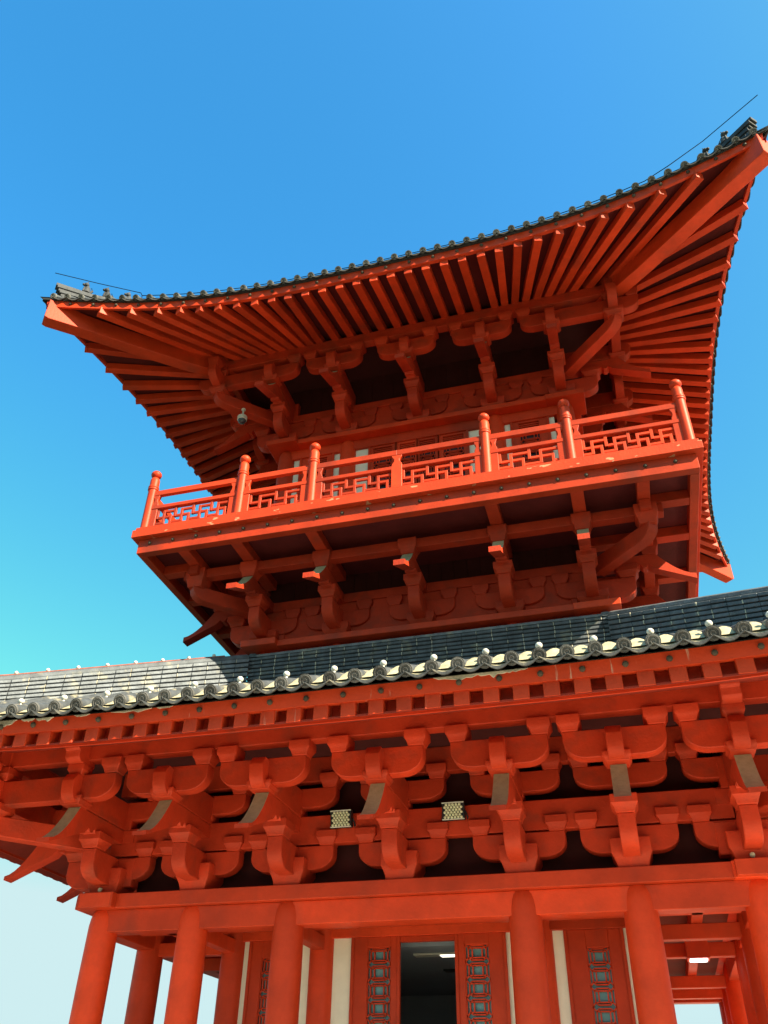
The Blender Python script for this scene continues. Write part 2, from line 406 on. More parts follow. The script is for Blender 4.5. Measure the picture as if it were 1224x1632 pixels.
# wall-plane beams, relief boards, recess boards coloured as shade, purlins
for k in SIDES:
    m = MB(); m.M = side(k); m.box(-W1-.1, W1-.1, YC-W1-.085, YC-W1+.085, ZP1+.60, ZP1+1.02); part(m, 'wall_beam', RED_B)
    m = MB(); m.M = side(k); m.box(-W1-.1, W1-.1, YC-W1-.084, YC-W1+.084, ZP1+1.56, ZP1+1.95); part(m, 'wall_beam', RED_B)
    m = MB(); m.M = side(k); e = W1+1.4; m.box(-e-.34, e+.34, YC-e-.10+.004*(k%2), YC-e+.10-.004*(k%2), ZP1+1.668+.003*(k%2), ZP1+1.95-.003*(k%2)); part(m, 'eave_purlin', RED_B)
    for zp in (ZP2, ZP3):
        m = MB(); m.M = side(k); m.box(-W2-.08, W2-.08, YC-W2-.08, YC-W2+.06, zp, zp+.80); part(m, 'bracket_board', RED_B)
        m = MB(); m.M = side(k); m.box(-W2-.08, W2-.08, YC-W2-.115, YC-W2+.06, zp+.803, zp+1.0); part(m, 'wall_beam', RED_B)
        m = MB(); m.M = side(k); [m.box(-W2-.04+i*.262, -W2-.04+i*.262+.256, YC-W2+.02+random.uniform(0,.014), YC-W2+.1, zp+1.0, zp+2.1) for i in range(24)]; m.box(-W2+.05, W2-.05, YC-W2+.05, YC-W2+.11, zp+1.0, zp+2.1); part(m, 'recess_shade_board', DARK, bevel=0)  # boards added to fill the recess with painted shade
    m = MB(); m.M = side(k); e = W2+STEP['relief']; m.box(-e-.30, e+.30, YC-e-.10+.004*(k%2), YC-e+.10-.004*(k%2), ZP3+1.668+.003*(k%2), ZP3+1.95-.003*(k%2)); part(m, 'eave_purlin', RED_B)
    m = MB(); m.M = side(k); e = W2+STEP['deck']; m.box(-e-.30+.003*(k%2), e+.30-.003*(k%2), YC-e-.10, YC-e+.10, ZP2+1.12+.003*(k%2), ZP2+1.318-.003*(k%2)); part(m, 'balcony_beam', RED_B)
for w, zp in ((W1, ZP1), (W2, ZP3)):
    m = MB(); e = w+1.28; m.box(-e,e,YC-e,YC+e,zp+1.955,zp+1.985); part(m, 'eave_ceiling', DARK, bevel=0)  # ceiling colour darkened to stand for the shade up in the eaves
for k in SIDES:
    m = MB(); m.M = side(k); m.box(-W1+.3, W1-.3, YC-W1+.28, YC-W1+.32, 4.43, ZP1+1.95); part(m, 'recess_shade_board', DARK, bevel=0)  # dark sheets added to stand for the shade behind the lower brackets
# dark boards closing the top of the space behind the lower brackets
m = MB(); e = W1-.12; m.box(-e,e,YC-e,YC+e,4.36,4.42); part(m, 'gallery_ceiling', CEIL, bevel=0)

# ------------------------------------------------------------------ balcony
OF, OLIP, ORL = 2.07, 2.19, 2.03
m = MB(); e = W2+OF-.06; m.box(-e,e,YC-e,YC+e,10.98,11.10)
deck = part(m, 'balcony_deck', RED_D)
DB = STEP['deck']; JX = (-W2-DB,-W2,-A,A,W2,W2+DB)
bolt_m = MB(); bolt_m.lathe([(.037,0),(.037,.014),(.028,.034),(.010,.043),(.0001,.044)], (0,0,0), 10, 'y')
bolt0 = bolt_m.build('bolt', BOLT); bolt0.hide_render = False
bolt_used = [False]
def bolt(parent, M):
    if not bolt_used[0]: c = bolt0; bolt_used[0] = True
    else: c = bolt0.copy(); COL.objects.link(c)
    c.parent = parent; c.matrix_parent_inverse = Matrix(); c.matrix_basis = M
    return c
for k in SIDES:
    e = W2+OF; h = .003*(k%2)
    m = MB(); m.M = side(k); m.box(-e+h+(.16 if k%2 else 0), e-h-(.16 if k%2 else 0), YC-e, YC-e+.16, 10.775, 11.099)
    fb = part(m, 'balcony_fascia', RED)
    m = MB(); m.M = side(k); e2 = W2+OLIP; q = .5 if k%2 else 0; m.box(-e2+q, e2-q, YC-e2, YC-e2+.5, 11.10, 11.28); m.box(-e2+.04+q, e2-.04-q, YC-e2+.04, YC-e2+.5, 11.28, DECK)
    part(m, 'balcony_lip', RED_L)
    if k in (0,1,3):
        for i in range(-10, 11):
            x = i*.5-.05
            if abs(x) < e-.1: bolt(fb, side(k) @ Matrix.Translation((x, YC-e+.001, 10.985)))
    for x in JX:
        if k % 2 and abs(x) > W2+.1: continue
        m = MB(); m.M = side(k); hh = .115 if abs(x) < W2+.1 else .11
        m.box(x-hh, x+hh, YC-W2-OF+.161, YC-W2-.08, 10.777, 10.979); part(m, 'joist', RED_B)
    if k % 2:
        for x in (-W2-DB, W2+DB):
            m = MB(); m.M = side(k); m.box(x-.11, x+.11, YC-W2-OF+.161, YC-W2-DB-.112, 10.780, 10.976); part(m, 'joist', RED_B)
# railing
def post_mesh():
    m = MB(); m.lathe([(.094,0),(.094,1.0),(.108,1.005),(.114,1.025),(.108,1.045),(.096,1.052),(.108,1.058),(.114,1.078),(.108,1.098),(.096,1.105),(.098,1.25),(.090,1.30),(.068,1.33),(.048,1.34)], (0,0,0), 24)
    o = m.build('railing_post', RED, T, 0); attach(o, T)
    b = MB(); b.ball((0,0,1.425), .112, 20, .86); q = b.build('ball_finial', RED); q.parent = o
    return o
post0 = post_mesh(); pf = [True]
def put_post(p):
    if pf[0]: o = post0; pf[0] = False
    else: o = tree(post0, T, Matrix())
    o.location = p
def fret(m, x0, x1, z0, z1, y):
    n = max(2, round((x1-x0)/.44)); w = (x1-x0)/n; H = z1-z0; t = .054
    a, b = y-.022, y+.022
    Z = lambda f: z0+f*H
    for i in range(-1, n+1):
        xv = x0+(i+.42)*w
        def seg(p, q, yy=0.0):
            p = [max(x0, min(x1, p[0])), p[1]]; q = [max(x0, min(x1, q[0])), q[1]]
            if abs(p[0]-q[0]) < 1e-4 and (p[0] in (x0, x1)): return
            if abs(p[0]-q[0])+abs(p[1]-q[1]) < .03: return
            v = abs(p[0]-q[0]) < 1e-6
            if v: m.box(p[0]-t/2, p[0]+t/2, a, b, min(p[1],q[1])-t/2, max(p[1],q[1])+t/2)
            else: m.box(min(p[0],q[0])-t/2+.001, max(p[0],q[0])+t/2-.001, a+.002, b-.002, p[1]-t/2, p[1]+t/2)
        seg((xv,Z(.20)),(xv,Z(.80)))
        xs, xl, xn = xv+.62*w, xv+.40*w, xv+w
        seg((xv,Z(.80)),(xs,Z(.80))); seg((xs,Z(1.0)),(xs,Z(.5))); seg((xs,Z(.5)),(xn,Z(.5)))
        seg((xv,Z(.5)),(xl,Z(.5))); seg((xl,Z(.5)),(xl,Z(0))); seg((xl,Z(.20)),(xn,Z(.20)))
def vase(m, x, y, z0, z1, w):
    def ring(q, z): return [(x-q/2,y-.04,z),(x+q/2,y-.04,z),(x+q/2,y+.04,z),(x-q/2,y+.04,z)]
    h = z1-z0; m.loft([ring(w,z0),ring(w*.96,z0+.05),ring(w*.55,z0+h*.42),ring(w*.5,z0+h*.62),ring(w*.85,z0+h*.8),ring(w,z0+h*.9),ring(w,z1)])
ZMR, ZTR = 11.84, 12.19
for k in SIDES:
    px = [-W2-ORL, -W2, -A, A, W2]
    y = YC-W2-ORL
    for x in px: put_post(side(k) @ Vector((x, y, DECK)))
    spans = [(-W2-ORL,-W2),(-W2,-A),(-A,0),(0,A),(A,W2),(W2,W2+ORL)]
    for x0, x1 in spans:
        l = x0 + (.105 if x0 == 0 else .08); r = x1 - (.105 if x1 == 0 else .08)
        sl_ = l + (0 if x0 == 0 else .14); sr_ = r - (0 if x1 == 0 else .14)
        m = MB(); m.M = side(k)
        m.box(l-(.105 if x0==0 else 0), r+(.105 if x1==0 else 0), y-.045, y+.045, ZTR, ZTR+.125)
        m.box(l-.0, r+.0, y-.05, y+.05, ZMR, ZMR+.085)
        if x0 != 0: m.box(l, sl_, y-.04, y+.04, DECK, ZMR); vase(m, (l+sl_)/2, y, ZMR+.085, ZTR, .13)
        if x1 != 0: m.box(sr_, r, y-.04, y+.04, DECK, ZMR); vase(m, (sr_+r)/2, y, ZMR+.085, ZTR, .13)
        pn = part(m, 'railing_panel', RED, bevel=0.006)
        m = MB(); m.M = side(k); fret(m, sl_, sr_, DECK+.02, ZMR, y)
        f = m.build('fretwork', RED, None, 0.004); f.parent = pn
    m = MB(); m.M = side(k); m.box(-.105,.105,y-.055,y+.055,DECK,ZMR+.09); vase(m, 0, y, ZMR+.09, ZTR, .20)
    part(m, 'middle_post', RED, bevel=0.006)

# ------------------------------------------------------------------ walls, windows and doors
def lattice(m, x0, x1, z0, z1, y0, y1):
    w = x1-x0; xc = (x0+x1)/2; n = max(1, round((z1-z0)/.25)); h = (z1-z0)/n; t = .017
    B2 = lambda a, b: m.bar(a, b, t, y0, y1)
    a = .20*w
    for i in range(n):
        zb = z0+i*h; s0, s1 = zb+.22*h, zb+.78*h
        for sg in (-1,1):
            B2((xc+sg*a,s0),(xc+sg*a,s1)); B2((xc+sg*.36*w,s0),(xc+sg*.36*w,s1))
            B2((xc+sg*.36*w,s1),(xc+sg*.5*w,zb+h)); B2((xc+sg*.36*w,s0),(xc+sg*.5*w,zb))
            B2((xc+sg*.36*w,s1),(xc+sg*.24*w,zb+.92*h)); B2((xc+sg*.36*w,s0),(xc+sg*.24*w,zb+.08*h))
        for zz in (s0, s1): B2((xc-.36*w,zz),(xc+.36*w,zz))
        B2((xc-.26*w,zb+.91*h),(xc+.26*w,zb+.91*h)); B2((xc-.26*w,zb+.09*h),(xc+.26*w,zb+.09*h))
    m.box(x0-.012, x0+.012, y0, y1, z0, z1); m.box(x1-.012, x1+.012, y0, y1, z0, z1)
    m.box(x0, x1, y0+.001, y1-.001, z1-.012, z1+.012); m.box(x0, x1, y0+.001, y1-.001, z0-.012, z0+.012)
def window(k, xf0, xf1, x0, x1, z0, z1, zf1, y, pane, name='window', louvre=None, zf0=None):
    """frame from xf0..xf1, glazed opening x0..x1"""
    m = MB(); m.M = side(k); zf0 = zf0 if zf0 is not None else z0-.12
    m.box(xf0, x0, y-.06, y+.06, zf0, zf1); m.box(x1, xf1, y-.06, y+.06, zf0, zf1)
    m.box(x0, x1, y-.06, y+.06, zf1-.07 if louvre else z1, zf1); m.box(x0, x1, y-.06, y+.06, zf0, z0)
    m.box(xf0-.02, xf0+.03, y-.085, y-.06, zf0, zf1); m.box(xf1-.03, xf1+.02, y-.085, y-.06, zf0, zf1)
    if louvre: m.box(x0, x1, y-.06, y+.06, z1, z1+.05)
    w = part(m, name, RED, bevel=0.006)
    m = MB(); m.M = side(k); lattice(m, x0, x1, z0, z1, y-.045, y-.005); c = m.build('lattice', RED); c.parent = w
    m = MB(); m.M = side(k); m.box(x0-.01, x1+.01, y+.02, y+.035, z0, (zf1-.07 if louvre else z1)); c = m.build('pane', pane); c.parent = w
    if louvre:
        m = MB(); m.M = side(k); n = 4; zz0 = z1+.05; dz = (zf1-.07-zz0)/n
        for i in range(n): m.box(x0, x1, y-.03, y+.015, zz0+dz*(i+.15), zz0+dz*(i+.62))
        c = m.build('louvre', RED); c.parent = w
    return w
YW = YC-W2
for k in SIDES:
    # ground storey wall on the inner column line
    for z0, z1, bays in ((.53, 4.36, 0), (11.1, 14.32, 1)):
        head = 4.12 if bays == 0 else 14.34
        if bays == 0:
            for x0, x1 in ((-W2,-A),(-A,A),(A,W2)):
                m = MB(); m.M = side(k); m.box(x0+.15, x1-.15, YW-.10, YW+.10, 4.12, 4.36); part(m, 'door_lintel', RED)
        strips = [(-1.55,-1.20),(1.20,1.55),(1.89,2.10),(2.93,3.08),(-2.10,-1.89),(-3.08,-2.93)] if bays == 0 else [(-1.55,-1.20),(1.09,1.55),(1.88,2.03),(2.85,3.0),(-2.08,-1.88),(-3.04,-2.89)]
        for x0, x1 in strips:
            m = MB(); m.M = side(k); m.box(x0, x1, YW-.03, YW+.03, z0, min(head, z1)); part(m, 'white_wall_panel', PLASTER, bevel=0)
        if bays == 0:
            for sg in (-1, 1):
                a0, a1 = sorted((sg*1.20, sg*.45)); b0, b1 = sorted((sg*.955, sg*.58))
                window(k, a0, a1, b0, b1, 1.6, 3.975, 4.12, YW, PANE, 'door_side_window', zf0=.53)
                a0, a1 = sorted((sg*2.10, sg*2.93)); b0, b1 = sorted((sg*2.39, sg*2.72))
                window(k, a0, a1, b0, b1, 1.6, 3.88, 4.12, YW, PANE, 'lattice_window', zf0=.53)
            m = MB(); m.M = side(k)
            m.box(-.45, .45, YW-.05, YW+.05, 4.04, 4.12)
            if k: m.box(-.45,.45,YW-.04,YW+.04,.53,4.04)
            part(m, 'door_head' if k == 0 else 'closed_door', RED)
        else:
            for x0, x1, n in ((-1.20, -.56, 1), (-.56, .42, 2), (.42, 1.09, 1)):
                if n == 1: window(k, x0, x1, x0+.10, x1-.10, 12.0, 14.02, 14.34, YW, PANE_U, 'upper_window', True, 11.1)
                else:
                    xm = (x0+x1)/2
                    window(k, x0, xm, x0+.08, xm-.05, 12.0, 14.02, 14.34, YW, PANE_U, 'upper_window', True, 11.1)
                    window(k, xm, x1, xm+.05, x1-.08, 12.0, 14.02, 14.34, YW, PANE_U, 'upper_window', True, 11.1)
            for sg in (-1,1):
                a0, a1 = sorted((sg*2.06, sg*2.87)); b0, b1 = sorted((sg*2.22, sg*2.66))
                window(k, a0, a1, b0, b1, 12.2, 14.0, 14.34, YW, PANE_U, 'side_window', True, 11.1)
    # gallery cross beams
    for x in (-W2, -A, A, W2):
        m = MB(); m.M = side(k); m.box(x-.09, x+.09, YC-W1+.16, YC-W2-.15, 3.94, 4.14); part(m, 'gallery_beam', RED)
    m = MB(); m.M = side(k); m.box(-W1+.2, W1-.2, YC-W1+.70, YC-W1+.86, 4.14, 4.36); part(m, 'gallery_purlin', RED)
# the room behind the open door
m = MB()
e = W2-.12
m.box(-e, e, YW+.45, YW+2*W2-.3, 4.05, 4.12); part(m, 'room_ceiling', ROOM, bevel=0)
m = MB(); m.box(-e, e, YW+2*W2-.36, YW+2*W2-.30, .53, 4.05); part(m, 'room_wall', ROOM, bevel=0)
m = MB(); e = W2+.1; m.box(-e,e,YC-e,YC+e,9.22,9.26); part(m, 'upper_floor', DARK, bevel=0)

# ------------------------------------------------------------------ upper roof
TIPS = [.185,.555,.93,1.315,1.69,2.08,2.45,2.84,3.25,3.68,4.11,4.56,5.06,5.66,6.33]
def rafter_mesh(k, xt):
    s = UP.s_of(xt); p = UP(s, 0.0, 0.0); sg = math.copysign(1, xt); ax = abs(xt)
    xi = ax if ax < 2.1 else 2.1 + (ax-2.1)*.56
    q = Vector((sg*xi, YC-W2-1.30, ZP3+1.955)); d = (q-p)
    d2 = Vector((d.x, d.y, 0)).normalized(); q = q + d*(.35/ d.length)
    n = Vector((-d2.y, d2.x, 0))*.082; up = Vector((0,0,.19))
    if ax > 2.2: p = p - d2*0.0
    m = MB(); m.M = side(k)
    m.loft([[tuple(c-n), tuple(c+n), tuple(c+n+up), tuple(c-n+up)] for c in (p, q)])
    return m
for k in (0, 1, 3):
    for x in [-t for t in TIPS[::-1]] + TIPS: part(rafter_mesh(k, x), 'rafter', RED, bevel=0.006)
m = MB()
for x in [-t for t in TIPS[::-1]] + TIPS:
    q = rafter_mesh(2, x); m.add(q.v, q.f)
tag(part(m, 'rafter', RED, bevel=0), kind='stuff')
NS = 64
SS = [math.sin(math.pi/2*(-1+2*i/NS)) for i in range(NS+1)]
def strip(P, k, sec, ss=SS):
    """sweep a section of (out, up) points along an eave curve"""
    m = MB(); m.M = side(k)
    m.loft([[tuple(P(s, o, u)) for o, u in sec] for s in ss])
    return m
def roof(P, W, k, up, z_in, o_in, over=0.14):
    """ruled surface from the eave up to the ridge or hip: returns fn(x, t)"""
    zc = P(1,0,up).z; oc = P.corner
    def f(x, t, lift=0.0):
        s = P.s_of(x); e = P(s, over, up); oi = max(o_in, abs(x)-W); oi = min(oi, oc)
        zi = z_in + (zc-z_in)*max(0, (oi-o_in))/(oc-o_in)
        if oi > o_in: zi += .0
        q = Vector((x, YC-W-oi, zi)); c = e.lerp(q, t); c.z += lift - .25*math.sin(math.pi*t)*(1 if oi <= o_in else max(0, 1-(oi-o_in)/(oc-o_in)))*(.4)
        return c
    return f
def edge_tiles(P, W, k, pitch, r, up, f, disc_mat, pan_mat, tlen, tilt=.16, drop=.035):
    """barrel tiles with end discs, and curved pan tiles with a drip lip between them"""
    lim = P.x_of(1) - .02; n = int(lim/pitch)
    xs = [i*pitch for i in range(-n, n+1)]
    mt, mp, ml = MB(), MB(), MB(); md = []
    for q in (mt, mp, ml): q.M = side(k)
    for i, x in enumerate(xs):
        e0 = f(x, 0, .035); e1 = f(x, .03, .035); dirv = (e1-e0)
        if dirv.length < 1e-5: dirv = Vector((0,1,.3))
        dirv.normalize()
        fulld = (f(x,1)-f(x,0)).length; tl = min(tlen, fulld)
        pts = [f(x, (tl/max(fulld,1e-3))*j/6, .035) for j in range(7)]
        mt.tube([tuple(p) for p in pts], r, 10)
        # disc with rings
        c = e0 - dirv*.005; u = Vector((1,0,0)); w = u.cross(dirv).normalized()
        R0 = r*1.16
        rings = []
        for rr, hh in ((.001,.0),(R0*.0+.02,.0),(.028,.006),(.036,-.004),(R0*.62,-.004),(R0*.68,.006),(R0*.80,.006),(R0*.84,0),(R0,.0),(R0,-.035)):
            o = c - dirv*(.02+hh)
            rings.append([tuple(o + u*rr*math.cos(2*math.pi*j/16) + w*rr*math.sin(2*math.pi*j/16)) for j in range(16)])
        dm = MB(); dm.M = side(k); dm.loft(rings); md.append(dm)
        if i < len(xs)-1:
            x2 = xs[i+1]; nn = 8
            tt = min(.32/max(fulld, .4), 1)
            def pan(t, j):
                xx = x+(x2-x)*j/nn; a = f(x,t); b = f(x2,t); p = a.lerp(b, j/nn); p.z += .02-.06*math.sin(math.pi*j/nn) + tilt*min(1, t/tt)*math.sin(math.pi*j/nn); return p
            top = [[tuple(pan(tq, j)) for j in range(nn+1)] for tq in (0, tt*.5, tt)]
            mp.loft(top, closed=False)
            lip0 = [pan(0,j) - dirv*.02 for j in range(nn+1)]
            lip1 = [p - Vector((0,0,.012+drop*math.sin(math.pi*j/nn))) - Vector((0,.012,0)) for j, p in enumerate(lip0)]
            lip2 = [p + Vector((0,.022,0)) for p in lip1]; lip3 = [p + Vector((0,.03,0)) - Vector((0,0,.004)) for p in lip0]
            ml.loft([[tuple(a), tuple(b), tuple(c2), tuple(d)] for a, b, c2, d in zip(lip0, lip1, lip2, lip3)])
    return mt, md, mp, xs, ml
def tile_ends(md, parent, mt_, single):
    if single:
        for dm in md: c = dm.build('tile_end', mt_, None, 0, smooth=40); c.parent = parent
    else:
        m = MB()
        for dm in md: m.add(dm.v, dm.f)
        c = m.build('tile_ends', mt_, None, 0, smooth=40); c.parent = parent; tag(c, kind='stuff')
for k in SIDES:
    # sheathing, fascia
    ss = SS
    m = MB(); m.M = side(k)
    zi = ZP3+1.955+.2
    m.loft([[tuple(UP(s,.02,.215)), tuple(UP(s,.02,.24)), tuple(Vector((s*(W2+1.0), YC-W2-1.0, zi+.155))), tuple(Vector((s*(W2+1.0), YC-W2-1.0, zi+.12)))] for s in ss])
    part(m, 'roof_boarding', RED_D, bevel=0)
    m = strip(UP, k, [(-.03,.16),(.05,.16),(.07,.33),(-.03,.33)], [s*.992 for s in ss]); fb = part(m, 'fascia_board', RED, bevel=0)
    if k in (0, 1):
        for i in range(-14, 15):
            x = i*.5+.1; s = UP.s_of(x)
            if abs(x) < 7.3: p = UP(s,.062,.255); bolt(fb, side(k) @ Matrix.Translation(p))
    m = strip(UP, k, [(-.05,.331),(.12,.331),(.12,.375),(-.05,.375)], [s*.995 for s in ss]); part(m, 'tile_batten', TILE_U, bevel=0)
    f = roof(UP, W2, k, .40, 19.6, -W2+.5)
    m = MB(); m.M = side(k)
    xs = [UP.x_of(s) for s in SS]
    m.loft([[tuple(f(x, t, -.0)) for x in xs] for t in [i/12 for i in range(13)]], closed=False)
    part(m, 'roof_slope', TILE, bevel=0, smooth=60)
    mt, md, mp, xs_t, ml = edge_tiles(UP, W2, k, .30, .062, .40, f, DISC, PANT, 2.2)
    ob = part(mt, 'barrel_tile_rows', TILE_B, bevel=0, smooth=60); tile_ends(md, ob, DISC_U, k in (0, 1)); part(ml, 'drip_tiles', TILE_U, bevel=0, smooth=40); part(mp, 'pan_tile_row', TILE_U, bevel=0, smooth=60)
# hip beams, hip ridges and ridge figures
def figure(parent, p, M, sc=1.0):
    m = MB(); m.M = Matrix.Translation(p) @ M
    m.lathe([(.075*sc,0),(.08*sc,.03*sc),(.06*sc,.09*sc),(.055*sc,.15*sc),(.03*sc,.2*sc)], (0,0,0), 10)
    m.ball((0,-.035*sc,.235*sc), .055*sc, 10); m.ball((0,-.09*sc,.225*sc), .03*sc, 8)
    m.tube([(0,.05*sc,.03*sc),(0,.10*sc,.12*sc),(0,.07*sc,.2*sc)], [.03*sc,.025*sc,.008*sc], 6)
    for sx in (-1,1): m.tube([(sx*.035*sc,-.07*sc,0),(sx*.03*sc,-.06*sc,.13*sc)], [.022*sc,.02*sc], 6); m.tube([(sx*.03*sc,-.03*sc,.26*sc),(sx*.04*sc,-.02*sc,.31*sc)], [.015*sc,.004*sc], 5)
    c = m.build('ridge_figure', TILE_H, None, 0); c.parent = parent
    return c
for k in SIDES:
    # hip at the right end of side k, running outward along (+1,-1)
    M = side(k)
    C0 = Vector((W2, YC-W2, 0)); D = Vector((1,-1,0))
    def hp(o, z): v = C0 + D*o; v.z = z; return v
    n = Vector((1,1,0)).normalized()*.15
    m = MB(); m.M = M
    oc = UP.corner
    secs = [(0.9,16.75,16.35),(2.0,16.52,16.12),(3.0,16.42,16.0),(oc-.6,16.38,15.93),(oc-.08,16.42,15.86),(oc-.02,16.44,15.89)]
    m.loft([[tuple(hp(o,zb)-n), tuple(hp(o,zb)+n), tuple(hp(o,zt)+n), tuple(hp(o,zt)-n)] for o, zt, zb in secs])
    part(m, 'hip_beam', RED, bevel=0.01)
    # layered hip ridge
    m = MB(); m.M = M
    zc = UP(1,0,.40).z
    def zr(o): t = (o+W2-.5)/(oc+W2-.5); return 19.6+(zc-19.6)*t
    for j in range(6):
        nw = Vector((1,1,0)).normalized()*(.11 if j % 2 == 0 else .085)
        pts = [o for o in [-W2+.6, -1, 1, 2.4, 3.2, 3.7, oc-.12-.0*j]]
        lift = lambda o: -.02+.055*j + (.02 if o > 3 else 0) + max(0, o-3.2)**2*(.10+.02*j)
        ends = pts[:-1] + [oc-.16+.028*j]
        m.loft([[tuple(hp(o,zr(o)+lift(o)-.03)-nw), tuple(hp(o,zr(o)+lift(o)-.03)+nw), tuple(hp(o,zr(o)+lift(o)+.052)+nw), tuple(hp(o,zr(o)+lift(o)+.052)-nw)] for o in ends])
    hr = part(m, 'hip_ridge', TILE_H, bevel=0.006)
    if k in (0, 3, 1):
        for o in (oc-.48, oc-.80, oc-1.14): figure(hr, hp(o, zr(o)+.37+max(0,o-3.2)**2*.2), Matrix.Rotation(R(45),4,'Z'), 1.15)
        for c in hr.children:
            c.data.transform(M)
m = MB(); m.lathe([(.9,19.3),(.9,19.75),(.5,20.0),(.35,20.5),(.42,20.8),(.2,21.3),(.02,21.8)], (0,YC,0), 16); part(m, 'roof_finial', TILE, bevel=0)

# ------------------------------------------------------------------ lower roof
for k in SIDES:
    # soffit boarding from purlin to the stubs
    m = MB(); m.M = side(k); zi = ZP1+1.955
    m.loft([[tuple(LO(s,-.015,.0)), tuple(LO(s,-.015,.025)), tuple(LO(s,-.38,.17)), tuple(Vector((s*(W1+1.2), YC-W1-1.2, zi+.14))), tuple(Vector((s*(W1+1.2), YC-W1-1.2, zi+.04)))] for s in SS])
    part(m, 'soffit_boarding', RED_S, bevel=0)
    m = MB(); m.M = side(k)
    m.loft([[tuple(LO(s,.0,.185)), tuple(LO(s,.0,.21)), tuple(LO(s,-.40,.31)), tuple(LO(s,-.40,.285))] for s in SS]); part(m, 'roof_boarding', RED_B, bevel=0)
    m = strip(LO, k, [(-.20,.03),(-.18,.03),(-.18,.25),(-.20,.25)]); part(m, 'eave_board', RED_B, bevel=0)
    m = strip(LO, k, [(-.04,.18),(.03,.18),(.05,.36),(-.04,.36)]); fb = part(m, 'fascia_board', RED_F if k in (0,3) else RED, bevel=0)
    if k == 0:
        for i in range(-11, 13):
            x = i*.48+.12; p = LO(LO.s_of(x),.044,.27); bolt(fb, side(k) @ Matrix.Translation(p))
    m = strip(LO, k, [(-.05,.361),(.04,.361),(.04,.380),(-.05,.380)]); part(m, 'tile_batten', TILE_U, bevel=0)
    # flying rafter ends
    n = int((W1+3.9)/.352)
    rest = MB()
    for i in range(-n, n):
        x = (i+.5)*.352; s = LO.s_of(x); p = LO(s)
        m = MB(); m.M = side(k); dirn = Vector((0,1,0)); hw = .094
        q = p + dirn*.30 + Vector((0,0,.16)); p = p - Vector((0,.012,0)) - Vector((0,0,.004))
        m.loft([[(c.x-hw,c.y,c.z+z0),(c.x+hw,c.y,c.z+z0),(c.x+hw,c.y,c.z+.186),(c.x-hw,c.y,c.z+.186)] for c, z0 in ((p,0),(q,-.02))])
        if (k == 0 and abs(x) < 5.8) or (k == 3 and -1 < x < 8.2): part(m, 'flying_rafter', RED_F if k == 0 else RED, bevel=0.006)
        else: rest.add(m.v, m.f)
    if rest.v: tag(part(rest, 'flying_rafter', RED, bevel=0), kind='stuff')
    f = roof(LO, W1, k, .39, 8.55, .22-B, .22)
    m = MB(); m.M = side(k); xs = [LO.x_of(s) for s in SS]
    m.loft([[tuple(f(x, t)) for x in xs] for t in [i/10 for i in range(11)]], closed=False)
    rs = part(m, 'roof_slope', TILE, bevel=0, smooth=60)
    mt, md, mp, xs_t, ml = edge_tiles(LO, W1, k, .311, .076, .50, f, DISC, PANT, 9)
    ob = part(mt, 'barrel_tile_rows', TILE_B, bevel=0, smooth=60); tile_ends(md, ob, DISC, k == 0); part(ml, 'drip_tiles', DRIP, bevel=0, smooth=40); part(mp, 'pan_tile_row', PANT, bevel=0, smooth=60)
    if k in (0,):
        for i, x in enumerate(xs_t):
            if i % 2 == 0 and abs(x) < 6.5:
                p = f(x, .028, .035+.076)
                m = MB(); m.M = side(k); m.lathe([(.018,-.03),(.018,.02),(.034,.03),(.043,.05),(.041,.07),(.027,.086),(.001,.09)], p, 12)
                c = m.build('nail_cap', WHITE, None, 0); c.parent = rs
# mortar squeezed out under the tiles
for x, w, h in ((-4.62,.16,.10),(-4.30,.10,.05),(-4.05,.14,.07),(-2.78,.30,.05),(-2.30,.12,.04),(1.55,.30,.07),(1.95,.22,.09),(2.22,.16,.05),(-3.5,.12,.04)):
    m = MB(); p = LO(LO.s_of(x),.047,.362); nn = 9
    lo = [(p.x-w+2*w*j/nn, p.z-h*(.35+.65*random.random())*math.sin(math.pi*(j+.4)/(nn+.8))) for j in range(nn+1)]
    m.py([(p.x-w, p.z), *lo, (p.x+w, p.z)], p.y-.012, p.y+.01)
    part(m, 'mortar_patch', MORT, bevel=0.003)
# base ridge of stacked tiles round the foot of the tower
OR = .25
def course_mat():
    mm = TILE
    return mm
NC = 9; CH = .083
for k in SIDES:
    m = MB(); m.M = side(k); e = W2+OR
    for j in range(NC):
        z0 = 8.45+j*CH; ins = .0 if j % 1 == 0 else .01; L = .285
        nL = int(2*e/L); off = (j % 2)*.5*0
        for i in range(nL+1):
            x0 = max(-e, -e+i*L); x1 = min(e, -e+(i+1)*L-.004)
            if x1-x0 < .02: continue
            m.py([(x0,z0),(x1,z0),(x1,z0+CH-.026),(x0,z0+CH-.026)], YC-e+random.uniform(-.006,.006), YC-e+.13)
    o = part(m, 'base_ridge', TILE, bevel=0.008)
    m = MB(); m.M = side(k); m.box(-e+.02, e-.14, YC-e+.022, YC-e+.12, 8.44, 8.45+NC*CH-.01); m.mat = 1
    for i in range(1, nL+1):
        for j in range(NC):
            if random.random() < .6:
                x = -e+i*.285-.004+random.uniform(-.01,.01); wj = random.uniform(.004,.008); za = 8.45+CH*j; m.box(x-wj, x+wj, YC-e-.006, YC-e+.03, za, za+CH*.72)
    m2 = m.build('ridge_core', [TILE_K, MORT], None, 0); m2.parent = o
    m = MB(); m.M = side(k); m.loft([[(x, YC-e+d, 8.45+NC*CH+z) for d, z in ((-.015,-.022),(-.02,.02),(.03,.055),(.14,.055),(.17,.0),(.17,-.022))] for x in (-e-.02, e+.02)])
    m2 = m.build('ridge_cap', TILE, None, 0); m2.parent = o
